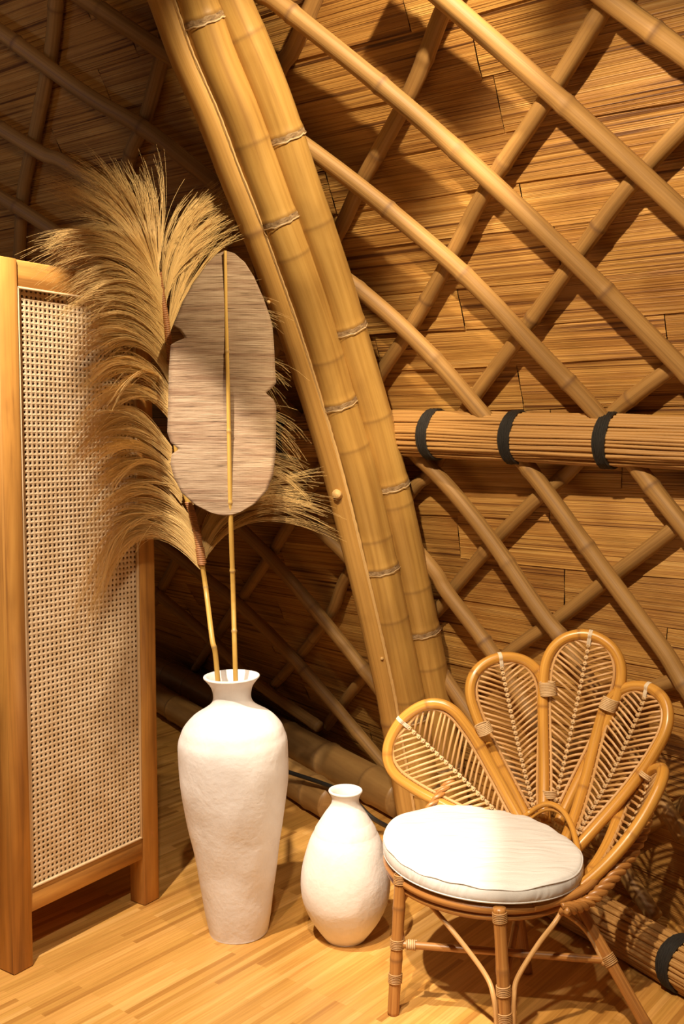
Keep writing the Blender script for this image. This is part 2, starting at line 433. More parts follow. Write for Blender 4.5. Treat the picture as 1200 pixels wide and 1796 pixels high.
BR = [
 ([(1330,110),(1200,222),(1095,338),(996,472),(908,595),(830,700),(754,829),(725,858),(614,1001),(582,1073),(530,1145),(482,1201)], 'lattice pole rising right, behind the reed bundle at the gap beside the left lashing'),
 ([(1110,-70),(1060,12),(955,181),(850,338),(792,449),(716,583),(669,653),(570,812),(542,860),(478,969),(420,1056),(342,1175)], 'lattice pole rising right to the top edge near the right corner'),
 ([(820,-60),(780,12),(722,158),(634,321),(593,408),(500,575),(400,800),(305,992),(270,1055)], 'bamboo lattice pole rising steeply right of the rafters to the middle of the top edge'),
 ([(575,-55),(551,0),(515,85),(490,124),(450,240),(409,360),(375,480),(330,640)], 'short visible bamboo lattice pole rising right of the rafters at the top edge'),
 ([(310,-20),(296,45),(285,97),(255,210),(232,262),(215,330),(190,430)], 'bamboo lattice pole rising steeply above the grass plume, between cabinet and rafters'),
 ([(108,-60),(99,0),(90,90),(64,225),(41,337),(34,440),(25,520)], 'leftmost bamboo lattice pole rising almost upright above the cabinet'),
 ([(1330,530),(1200,630),(1125,685),(1066,735),(1008,817),(933,883),(867,950),(792,1037),(770,1067),(638,1189),(574,1273)], 'bamboo lattice pole rising to the right edge just above the reed bundle'),
 ([(1330,810),(1196,917),(1083,1004),(983,1083),(888,1150),(790,1250)], 'bamboo lattice pole rising right from behind the second petal of the chair'),
 ([(1330,1080),(1200,1185),(1140,1213),(1000,1320)], 'bamboo lattice pole rising right from behind the short right petal of the chair'),
 ([(1330,1320),(1200,1412),(1124,1455),(1040,1520)], 'lowest bamboo lattice pole at the right edge, beside the twisted rattan edge of the chair'),
]
for i, (px, lb) in enumerate(BR): lattice(px, OB, RB, lb, 60 + i)

# ------------------------------------------------------------------ the big rafters
def rafY(y):
    k = [(-150, 2.92), (0, 3.04), (400, 3.33), (760, 3.64), (1200, 3.86), (1460, 4.0)]
    for (a, A), (b_, B) in zip(k, k[1:]):
        if y <= b_: return A + (B - A) * (y - a) / (b_ - a)
    return 4.0
def raf_path(px, dy=0):
    return resample(spline([at(x, y, rafY(y) + dy) for x, y in px], 8), .01)
def near_s(pts, y, x=None):
    """arc length where the path is seen at image row y"""
    L = 0; best = None
    for i, p in enumerate(pts):
        if i: L += (p - pts[i-1]).length
        q = p - CAM; yy = 898 - F * q.dot(Up) / q.dot(Fw)
        if best is None or abs(yy - y) < best[0]: best = (abs(yy - y), L, i)
    return best
def rafter(px, nodes_px, r, name, label, dy=0, wobble=0):
    pts = raf_path(px, dy)
    S = [(near_s(pts, y)[1], y, big) for y, big in nodes_px]
    def rad(l):
        k = 0; nd = 0
        for s, y, big in S:
            d = l - s
            k += (.055 if big else .02) * math.exp(-(d / .012) ** 2)
            nd = max(nd, (.55 if big else .45) * math.exp(-(d / .006) ** 2))
            if big and 0 < -d * 1 < .0: pass
        return (r * (1 + k), nd)
    base = pts[-1] if pts[-1].z < pts[0].z else pts[0]
    root = thing(name, (base.x, base.y, 0), label, 'bamboo rafter', 'large bamboo rafters leaning over the vases')
    t = MB(); t.tube(pts, rad, 28); t.build('culm', M['rafter'], root)
    for s, y, big in S:
        if not big: continue
        i = near_s(pts, y)[2]
        T = (pts[min(i+1, len(pts)-1)] - pts[max(i-1, 0)]).normalized()
        # slanted sheath scar: dark shaggy band and a pale lip
        up = -T if T.z < 0 else T
        for nm, mm, rr, h0, h1, n in (('sheath_scar', M['sheath'], 1.062, -.016, -.001, 4), ('pale_lip', M['lip'], 1.085, -.021, -.0165, 3)):
            m_ = MB(); seg = 40; a = Vector((1, 0, 0)); Nn = (a - up * a.dot(up)).normalized(); Bn = up.cross(Nn); vv = []; uv = []; ff = []
            g = random.Random(int(y * 7 + h0 * 999))
            for kk in range(n + 1):
                tt = kk / n
                for j in range(seg + 1):
                    th = 2 * PI * j / seg; jag = .0015 * math.sin(th * 9 + y) + .001 * math.sin(th * 23 + y)
                    hh = h0 + (h1 - h0) * tt + jag
                    R = r * (rr + .012 * math.sin(PI * tt)) if nm == 'pale_lip' else r * rr
                    vv.append(pts[i] + up * hh + (Nn * math.cos(th) + Bn * math.sin(th)) * R); uv.append((th * .06, hh))
            for kk in range(n):
                for j in range(seg):
                    q = kk * (seg + 1) + j; ff.append((q, q + 1, q + seg + 2, q + seg + 1))
            m_.add(vv, ff, uv); m_.build(nm, mm, root)
    return root, pts
LP = [(300,-130),(344,0),(378,100),(420,200),(457,300),(494,400),(531,500),(564,600),(598,720),(634,840),(662,961),(687,1081),(712,1201),(723,1261),(746,1400),(757,1462)]
RP = [(350,-130),(402,0),(446,100),(485,200),(518,300),(553,400),(587,500),(617,600),(653,720),(684,840),(712,961),(737,1081),(761,1201),(770,1261),(792,1400),(803,1462)]
SP = [(238,-130),(288,0),(324,100),(368,200),(406,300),(446,400),(483,500),(518,600),(556,720),(591,840),(621,961),(650,1081),(677,1201),(688,1261),(712,1400),(722,1462)]
rafter(LP, [(25,1),(247,0),(378,1),(443,0),(625,0),(697,1),(784,0),(943,0),(988,1),(1082,0),(1222,0),(1250,1),(1372,1)], .066, 'bamboo_rafter',
       'thick bamboo rafter in the middle of the leaning trio, rings at its joints')
rafter(RP, [(60,0),(232,1),(392,0),(568,1),(732,0),(846,1),(883,0),(1028,0),(1100,1),(1163,0),(1330,1)], .066, 'bamboo_rafter',
       'thick bamboo rafter on the right of the leaning pair, nearest the chair', .045)
# split half culm on the left of the pair
pts = raf_path(SP, -.01)
bs_ = pts[-1]
root = thing('split_bamboo_rafter', (bs_.x, bs_.y, 0), 'split half bamboo batten with raw edge, leftmost of the three leaning rafters', 'bamboo rafter')
def half_tube(pts, R, a0, a1, thick, n=14):
    V = []; UVs = []; Fq = []; ND = []; l = 0
    nds = [near_s(pts, y)[1] for y in (405, 1262, 860)]
    for i, p in enumerate(pts):
        if i: l += (p - pts[i-1]).length
        T = (pts[min(i+1, len(pts)-1)] - pts[max(i-1, 0)]).normalized()
        toC = (CAM - p).normalized(); A = (toC - T * toC.dot(T)).normalized(); B = T.cross(A)
        if B.x > 0: B = -B                      # B points image-left
        k = sum(math.exp(-((l - s) / .01) ** 2) for s in nds[:2])
        for ring, rr in ((0, R * (1 + .06 * k)), (1, R - thick)):
            for j in range(n + 1):
                th = a0 + (a1 - a0) * j / n
                V.append(p + (A * math.cos(th) + B * math.sin(th)) * rr); UVs.append((th * R + ring * .7, l)); ND.append(min(1, .8 * k))
    w = 2 * (n + 1)
    for i in range(len(pts) - 1):
        b0 = i * w
        for j in range(n):
            Fq.append((b0 + j, b0 + j + 1, b0 + w + j + 1, b0 + w + j))
            Fq.append((b0 + n + 1 + j, b0 + w + n + 1 + j, b0 + w + n + 2 + j, b0 + n + 2 + j))
        Fq.append((b0, b0 + w, b0 + w + n + 1, b0 + n + 1)); Fq.append((b0 + n, b0 + 2 * n + 1, b0 + w + 2 * n + 1, b0 + w + n))
    return V, UVs, Fq, ND
v_, u_, f_, n_ = half_tube(pts, .047, math.radians(-32), math.radians(150), .011)
t = MB(); t.add(v_, f_, u_, n_); t.build('half_culm', M['split'], root)
# raw fibrous edge strip between batten and culm
e = MB(); ep = []
for i, p in enumerate(pts):
    T = (pts[min(i+1, len(pts)-1)] - pts[max(i-1, 0)]).normalized(); toC = (CAM - p).normalized(); A = (toC - T * toC.dot(T)).normalized(); B = T.cross(A)
    if B.x > 0: B = -B
    th = math.radians(-32); ep.append(p + (A * math.cos(th) + B * math.sin(th)) * .046)
for k in range(3):
    e.tube([q + Vector((rnd.uniform(-.001, .001) + .003 * (k - 1), -.001 * k, 0)) for q in ep], .0040, 6)
e.build('raw_edge', M['fibre'], root)
pg = MB(); p = at(590, 866, rafY(866) - .075); q = at(602, 872, rafY(866) - .0)
pg.tube([q, q.lerp(p, .9), p.lerp(q, .05), p], lambda l: .0165, 20)
hp = p + (p - q).normalized() * .001
pg.build('peg', M['fibre'], root)['label'] = 'round pale wooden peg'
for (x, y) in ((462, 530), (661, 1155)):
    c0 = at(x + 10, y, rafY(y) - .03); c1 = at(x + 9, y, rafY(y) - .066); d_ = MB(); d_.tube([c0, c1], .006, 10); d_.build('peg', M['fibre'], root)

# ------------------------------------------------------------------ bundle of reeds with black lashings
def bundle(axis, R, ns, rs, root, seed=3):
    g = random.Random(seed)
    P = resample(axis, .06)
    T0 = (P[-1] - P[0]).normalized(); Nn = (Vector((0, 0, 1)) - T0 * T0.z).normalized(); Bn = T0.cross(Nn)
    core = MB(); core.tube(P, R - rs * 1.3, 20); core.build('core', M['reed'], root)
    for k in range(ns):
        th = 2 * PI * (k + g.uniform(-.25, .25)) / ns; r0 = R - rs + g.uniform(-.003, .002); ph = g.uniform(0, 6); rr = rs * g.uniform(.8, 1.15)
        tw = g.uniform(-.05, .05)
        path = []
        for i, p in enumerate(P):
            a = th + tw * i / len(P) + .02 * math.sin(i * .5 + ph)
            path.append(p + (Nn * math.cos(a) + Bn * math.sin(a)) * (r0 + .0015 * math.sin(i * .9 + ph)))
        t = MB(); t.tube(path, rr, 7); t.build('reed', M['reed'], root)
    return P, T0, Nn, Bn
def lashing(c, T, Nn, Bn, R, root, seed, w=.034):
    t = MB(); g = random.Random(seed)
    for k in range(6):
        pts = []
        for j in range(48):
            th = 2 * PI * j / 48
            pts.append(c + T * (w * (k / 5 - .5) + .002 * math.sin(th * 3 + k) + .006 * math.cos(th + 1)) + (Nn * math.cos(th) + Bn * math.sin(th)) * (R + .002 + .001 * math.sin(th * 20 + k * 2)))
        t.tube(pts, .0048, 6, closed=True)
    t.build('black_lashing', M['black'], root)
ax = []
for x, y in ((60, 770), (300, 768), (520, 765), (705, 761), (900, 767), (1200, 777), (1330, 783)):
    ax.append(hit(x, y, .10))
ax = spline(ax, 6)
mid = ax[len(ax)//2]
root = thing('reed_bundle', (mid.x, mid.y, mid.z), 'long horizontal reed bundle with black lashings running behind the rafters at mid height', 'reed bundle')
RBU = .088
P_, T_, N_, B_ = bundle(ax, RBU, 46, .0062, root)
for i, bx in enumerate((512, 763, 905, 1069)):
    c = min(P_, key=lambda p: abs(600 + F * (p - CAM).x / (p - CAM).dot(Fw) - bx))
    j = P_.index(c); fine = [c.lerp(P_[min(j+1, len(P_)-1)], k / 10) for k in range(-9, 10)] if j < len(P_) - 1 else [c]
    c = min(fine, key=lambda p: abs(600 + F * (p - CAM).x / (p - CAM).dot(Fw) - bx))
    lashing(c, T_, N_, B_, RBU, root, i)

# floor-level bundle beside the wall foot
a = atz(1195, 1690, .075); dirb = DB
fx = [a - dirb * .5, a, a + dirb * .4, a + dirb * 1.1]
root = thing('reed_bundle', (a.x, a.y, 0), 'reed bundle on the floor at the bottom right, behind the chair legs, one black lashing', 'reed bundle')
P_, T_, N_, B_ = bundle(fx, .075, 36, .0062, root, 8)
lashing(atz(1195, 1690, .075), T_, N_, B_, .075, root, 9, .035)

# ------------------------------------------------------------------ logs on the floor behind the vases
def log(c, L0, L1, r, label, seed):
    d = DB; pts = resample([c - d * L0, c + d * L1], .01)
    root = thing('bamboo_log', (c.x, c.y, 0), label, 'bamboo log')
    t = MB(); t.tube(pts, bamboo_r(r, seed, .34, .42, .05), 28); t.build('culm', M['log'], root)
log(atz(655, 1376, .082), .22, 2.6, .082, 'thick bamboo log lying at the foot of the wall, behind the small vase', 5)
log(atz(560, 1395, .075) , .12, 2.4, .075, 'thick bamboo log on the floor just in front of the other, between the two vases', 11)
t = MB(); t.tube(spline([atz(500, 1352, .17), atz(600, 1388, .165), atz(650, 1432, .09), atz(690, 1455, .03), atz(735, 1478, .01)], 8), .0095, 8)
tag(t.build('black_cable', M['cable']), 'black cable curving along the floor behind the small vase', 'cable')

# ------------------------------------------------------------------ cabinet
CD = Vector((.560, .828, 0)).normalized(); CN = Vector((CD.y, -CD.x, 0))      # CD: along side, CN: outward normal of the visible side
foot = atz(25, 1712, 0); ZT = at(22, 447, foot.y).z
far = atz(250, 1589, 0); DEP = (far - foot).dot(CD) + .075
CL = -CN                                                                    # along the front, to the left
WID = .8; PW = .072; Z = Vector((0, 0, 1))
root = thing('cabinet', (foot.x, foot.y, 0), 'tall teak cabinet with woven cane side panel, standing at the left edge', 'cabinet')
def P3(a, w, z): return foot + CD * a + CL * w + Z * z
def post(a, w):
    t = MB(); t.box(P3(a + PW/2, w + PW/2, ZT/2), CD * PW/2, CL * PW/2, Z * ZT/2, .004, 2); t.build('post', M['teak'], root)
post(0, 0); post(DEP - PW, 0); post(0, WID - PW); post(DEP - PW, WID - PW)
ZB0, ZB1 = .165, .238; ZC1 = ZT - .078
def rail(a0, a1, w0, w1, z0, z1, name='rail', g=0):
    t = MB(); t.box(P3((a0+a1)/2, (w0+w1)/2, (z0+z1)/2), CD * abs(a1-a0)/2, CL * abs(w1-w0)/2, Z * (z1-z0)/2, .003, g); t.build(name, M['teak'], root)
for w in (.006, WID - .05):
    rail(PW, DEP - PW, w, w + .04, ZB0, ZB1); rail(PW, DEP - PW, w, w + .04, ZC1, ZT - .001)
for a_ in (.006, DEP - .05):
    rail(a_, a_ + .04, PW, WID - PW, ZB0, ZB1, 'rail', 1); rail(a_, a_ + .04, PW, WID - PW, ZC1, ZT - .001, 'rail', 1)
rail(.01, DEP - .01, .01, WID - .01, ZB1 - .02, ZB1 - .004, 'bottom_board')
rail(.02, DEP - .02, .02, WID - .02, ZT - .022, ZT - .006, 'top_board')
rail(DEP - .03, DEP - .018, PW, WID - PW, ZB1, ZC1, 'back_board', 1)
rail(PW, DEP - PW, WID - .03, WID - .018, ZB1, ZC1, 'side_board')
def cane(a0, a1, z0, z1, org, ad, nrm, name):
    nc = round((a1 - a0) / .0168); nr = round((z1 - z0) / .0168); ca = (a1 - a0) / nc; cz = (z1 - z0) / nr
    V = []; UVs = []; Fq = []
    outer = [(-.5,-.5),(0,-.5),(.5,-.5),(.5,0),(.5,.5),(0,.5),(-.5,.5),(-.5,0)]
    for i in range(nc):
        for j in range(nr):
            ca_, cz_ = a0 + (i + .5) * ca, z0 + (j + .5) * cz; b = len(V)
            ho = .258 + rnd.uniform(-.02, .02)
            for (x, y) in outer:
                V.append(org + ad * (ca_ + x * ca) + Z * (cz_ + y * cz)); UVs.append(((i + .5 + x) * .0168, (j + .5 + y) * .0168))
            for (x, y) in outer:
                l = math.hypot(x, y); k = ho / l * (1.0 if l < .6 else .95)
                V.append(org + ad * (ca_ + x * k * ca) + Z * (cz_ + y * k * cz) - nrm * .0012); UVs.append(((i + .5 + x * k) * .0168, (j + .5 + y * k) * .0168))
            for k in range(8):
                Fq.append((b + k, b + (k + 1) % 8, b + 8 + (k + 1) % 8, b + 8 + k))
    o = link(name, V, Fq, M['cane'], root, UVs, False)
    md = o.modifiers.new('thickness', 'SOLIDIFY'); md.thickness = .0022
    return o
sideo = P3(0, .014, 0)
cane(PW, DEP - PW, ZB1, ZC1, sideo, CD, CN, 'cane_panel')
cane(PW, WID - PW, ZB1, ZC1, P3(.014, 0, 0), CL, -CD, 'cane_panel')
for (a0, z0, a1, z1) in ((PW, ZB1, PW, ZC1), (DEP - PW, ZB1, DEP - PW, ZC1), (PW, ZB1, DEP - PW, ZB1), (PW, ZC1, DEP - PW, ZC1)):
    t = MB(); ma = (a0 + a1) / 2; mz = (z0 + z1) / 2
    sh = .003 if a0 == PW and a1 == PW else (-.003 if a0 == a1 else 0); sz = .003 if z0 == ZB1 and z1 == ZB1 else (-.003 if z0 == z1 else 0)
    t.box(P3(ma + sh, .008, mz + sz), CD * max(.0035, (a1-a0)/2), CL * .005, Z * max(.0035, (z1-z0)/2), .0015, 2); t.build('beading', M['bead'], root)

# ------------------------------------------------------------------ vases
def dense(prof, n=5):
    P = spline([Vector((r, 0, z)) for r, z in prof], n); return [(max(0, p.x), p.z) for p in P]
TV = atz(419, 1631, 0); k = TV.y / F
def zof(y, Y): return at(600, y, Y).z
prof = [(0, .0), (.05, 0), (51*k, .001), (54*k, .010)]
for y, hw in ((1590,61),(1553,66),(1515,72),(1478,78.5),(1440,85.5),(1402,92),(1365,96.5),(1330,98.5),(1301,97.5),(1285,92.5),(1271,86),(1255,71),(1243,51),(1234,39),(1224,34),(1212,34.5),(1202,38),(1194,44),(1189,48.5)):
    prof.append((hw * k, zof(y, TV.y)))
zr = zof(1187, TV.y)
prof += [(50*k, zr), (49*k, zr + .004), (45*k, zr + .004), (40*k, zr - .006), (31*k, zr - .03), (29*k, zr - .06), (36*k, zr - .1), (60*k, zr - .14), (80*k, zr - .2), (60*k, .15), (40*k, .06), (0, .05)]
tl = Matrix.Rotation(math.radians(-1.2), 3, 'Y')
wob = lambda th, z: .006 * math.sin(3 * th + z * 9) + .006 * math.sin(5 * th - z * 23) + .004 * math.sin(2 * th + z * 40)
t = MB(); t.lathe(Vector((0, 0, 0)), dense(prof, 5), 96, tl, wob)
o = t.build('tall_vase', M['plaster']); o.location = (TV.x, TV.y, 0)
tag(o, 'tall white plaster floor vase holding a grass plume and a leaf fan', 'vase')
SV = atz(606, 1643, 0); k2 = SV.y / F
prof = [(0, 0), (.03, 0), (36*k2, .001), (39*k2, .006)]
for y, hw in ((1626,50),(1609,62),(1590,72),(1571,78.5),(1545,81),(1515,77.5),(1477,66),(1457,56),(1440,46.5),(1427,38),(1417,30.5),(1409,25.5),(1400,24.5),(1393,27),(1389,29.5)):
    prof.append((hw * k2, zof(y, SV.y)))
zr2 = zof(1387, SV.y)
prof += [(30.5*k2, zr2), (29.5*k2, zr2 + .004), (26.5*k2, zr2 + .003), (22*k2, zr2 - .008), (19*k2, zr2 - .03), (22*k2, zr2 - .05), (60*k2, zr2 - .15), (60*k2, .1), (0, .03)]
t = MB(); t.lathe(Vector((0, 0, 0)), dense(prof, 5), 96, None, lambda th, z: .3 * wob(th, z))
o = t.build('small_vase', M['plaster']); o.location = (SV.x, SV.y, 0)
tag(o, 'small white pear shaped plaster vase standing empty between the tall vase and the chair', 'vase')

# ------------------------------------------------------------------ leaf fan on a slim bamboo
root = thing('leaf_fan', (TV.x, TV.y, .06), 'woven grass leaf shaped fan on a slim bamboo stem standing in the tall vase', 'decorative fan')
LY = 3.13
outl = [(725,410),(690,425),(655,460),(600,540),(565,600),(540,660),(525,697),(548,706),(572,742),(540,755),(518,768),(511,860),(508,1000),(505,1100),(518,1138),(549,1165),(522,1182),(517,1220),(530,1270),(560,1330),(610,1375),(670,1405),(725,1417),(780,1405),(840,1370),(885,1320),(908,1260),(917,1180),(919,1000),(908,975),(879,950),(905,930),(919,912),(915,860),(910,760),(905,700),(895,660),(870,590),(835,510),(800,455),(760,420)]
sharp = {(548,706),(572,742),(549,1165),(879,950)}
o2 = [(60 + x / 2.164, 250 + y / 2.164) for x, y in outl]
def leafside(left):
    """left / right half widths for each image row"""
    pts = o2[:23] if left else [o2[0]] + list(reversed(o2[22:]))
    return pts
LS, RS = leafside(True), leafside(False)
def edge_x(pts, y, left):
    xs = []
    for (a, b_), (c, d) in zip(pts, pts[1:]):
        if (b_ - y) * (d - y) <= 0 and abs(d - b_) > 1e-6: xs.append(a + (c - a) * (y - b_) / (d - b_))
    if not xs: return None
    return min(xs) if left else max(xs)
V = []; UVs = []; Fq = []; rows = 230; nx = 24; y0, y1 = o2[0][1] + .4, o2[22][1] - .4
def leafY(x, y):
    c = (x - 398) / 90
    return LY + .030 * abs(c) ** 2 - .01 + .01 * math.sin(y * .02)
for i in range(rows + 1):
    y = y0 + (y1 - y0) * i / rows; xl, xr = edge_x(LS, y, True), edge_x(RS, y, False)
    for j in range(nx + 1):
        s = j / nx; x = xl + (xr - xl) * s
        p = at(x, y, leafY(x, y)); V.append(p); UVs.append((p.x, p.z))
for i in range(rows):
    for j in range(nx):
        q = i * (nx + 1) + j; Fq.append((q, q + nx + 1, q + nx + 2, q + 1))
o = link('woven_leaf', V, Fq, M['leaf'], root, UVs, True); md = o.modifiers.new('thickness', 'SOLIDIFY'); md.thickness = .003
inner = Vector((TV.x + .01, TV.y + .02, .12))
sp = [at(395, 440, LY - .016), at(397, 560, LY - .018), at(401, 720, LY - .018), at(404, 880, LY - .015), at(409, 1040, LY + .05), at(413, 1180, TV.y - .022), inner]
nn = [near_s(resample(spline(sp, 8), .006), y)[1] for y in (617, 755, 880, 1001, 1106)]
t = MB(); pp = resample(spline(sp, 8), .004)
t.tube(pp, lambda l: (.0078 * (.62 + .38 * min(1, l / .9)) * (1 + .28 * sum(math.exp(-((l - s) / .004) ** 2) for s in nn)), min(1, .8 * sum(math.exp(-((l - s) / .004) ** 2) for s in nn))), 12)
t.build('stem', M['stem'], root)

# ------------------------------------------------------------------ grass plume
root = thing('grass_plume', (TV.x, TV.y, .06), 'big dried grass plume with drooping golden tufts, behind the leaf fan in the tall vase', 'dried plant')
PYY = 3.27
stpx = [(266,350),(272,420),(279,490),(291,560),(298,620),(303,700),(308,780),(320,850),(337,900),(347,940),(354,985),(362,1040),(372,1120),(382,1190)]
sp = [at(x, y, PYY if y < 1100 else TV.y + .0) for x, y in stpx] + [Vector((TV.x - .02, TV.y + .02, .12))]
pp = resample(spline(sp, 6), .005); nn = [near_s(pp, y)[1] for y in (1030, 1135)]
t = MB(); t.tube(pp, lambda l: (.0035 + .0048 * min(1, l / 1.0) + .001 * sum(math.exp(-((l - s) / .004) ** 2) for s in nn), min(1, .8 * sum(math.exp(-((l - s) / .004) ** 2) for s in nn))), 10)
t.build('stem', M['stem'], root)
def stem_at(y):
    for (a, b_), (c, d) in zip(stpx, stpx[1:]):
        if b_ <= y <= d: return a + (c - a) * (y - b_) / (d - b_)
    return stpx[0][0]
for (ya, yb) in ((478, 640), (880, 990)):
    t = MB(); hel = []
    n = int((yb - ya) / 3.2) * 10
    for i in range(n):
        y = ya + (yb - ya) * i / n; c = at(stem_at(y), y, PYY); th = 2 * PI * i / 10
        rr = .009 if ya < 800 else .010 + .003 * (y > 960)
        hel.append(c + Vector((math.cos(th) * rr, math.sin(th) * rr, 0)))
    t.tube(hel, .0031, 5); t.build('stem_wrapping', M['brown_wrap'], root)
def tuft(base, ctrl, tipA, tipB, n, rightside=False, spread=14, dY=0):
    """strands leave the stem bound together, arch and fall; tips spread between two points"""
    t = MB(); ncl = max(7, n // 26); cl = []
    for c in range(ncl):
        w = (c + rnd.random()) / ncl
        cl.append((tipA[0] + (tipB[0] - tipA[0]) * w + rnd.gauss(0, spread), tipA[1] + (tipB[1] - tipA[1]) * w + rnd.gauss(0, spread),
                   rnd.gauss(0, 9), rnd.gauss(0, 9), rnd.gauss(0, .022), rnd.uniform(-14, 10)))
    for k in range(n):
        c = rnd.choice(cl); stray = rnd.random() < .2; sd = 16 if stray else 5
        bx, by = base[0] + rnd.uniform(-2, 2), base[1] + c[5] + rnd.uniform(-5, 5)
        tx = c[0] + rnd.gauss(0, sd); ty = c[1] + rnd.gauss(0, sd)
        cx = ctrl[0] + (c[0] - (tipA[0] + tipB[0]) / 2) * .42 + c[2] + rnd.gauss(0, sd * .5); cy = ctrl[1] + (c[1] - (tipA[1] + tipB[1]) / 2) * .6 + c[3] + rnd.gauss(0, sd * .5)
        cut = rnd.uniform(.62, 1.08); curl = rnd.uniform(0, 14)
        yo = c[4] + rnd.gauss(0, .008) + dY; pts = []; seg = 10
        for i in range(seg + 1):
            w = i / seg * cut
            x = (1-w)**2 * bx + 2*w*(1-w) * cx + w*w * tx; y = (1-w)**2 * by + 2*w*(1-w) * cy + w*w * ty + curl * w ** 4
            if rightside: Y = PYY + .02 + .03 * w
            else: Y = PYY - max(0, (290 - x)) * .00185 * (1 if y > 400 else .6)
            pts.append(at(x, y, Y + yo * w))
        r0 = rnd.uniform(.0005, .0010)
        t.tube(pts, lambda l, r0=r0: r0 * max(.4, 1 - l / .6), 3, cap=False)
    return t.build('tuft', M['plume'], root)
left = [((272,478),(225,360),(95,335),(150,290),620), ((276,480),(262,380),(170,290),(262,295),480),
 ((281,505),(205,375),(80,440),(110,400),420), ((284,525),(205,400),(85,470),(100,450),380), ((287,555),(222,445),(110,515),(125,480),380),
 ((291,590),(222,470),(115,560),(140,525),380), ((295,625),(230,510),(125,600),(150,580),360), ((298,660),(232,545),(120,620),(150,620),340),
 ((300,700),(232,590),(140,690),(160,660),340), ((302,735),(235,635),(150,750),(165,710),320),
 ((300,800),(215,668),(112,800),(140,770),460), ((312,845),(228,735),(145,830),(160,800),380), ((318,870),(235,770),(150,880),(170,850),380),
 ((335,925),(245,815),(165,915),(185,890),320), ((343,955),(255,840),(175,950),(200,930),220), ((352,985),(222,825),(145,1060),(170,1020),620)]
for a_, b_, c_, d_, n in left: tuft(a_, b_, c_, d_, n)
right = [((286,490),(288,400),(345,330),(400,350),260,.0), ((290,530),(306,420),(370,340),(425,385),260,.0), ((297,580),(330,430),(385,350),(410,400),140,.0),
 ((300,640),(400,500),(470,520),(480,560),90,.04), ((305,720),(420,590),(492,640),(500,700),100,.04), ((312,800),(440,680),(515,740),(520,800),120,.04),
 ((335,880),(440,770),(530,830),(545,860),150,.04), ((352,985),(400,850),(520,865),(575,905),300,.0), ((350,960),(395,850),(480,830),(555,840),160,.02)]
for a_, b_, c_, d_, n, dy in right: tuft(a_, b_, c_, d_, n, True, 12, dy)

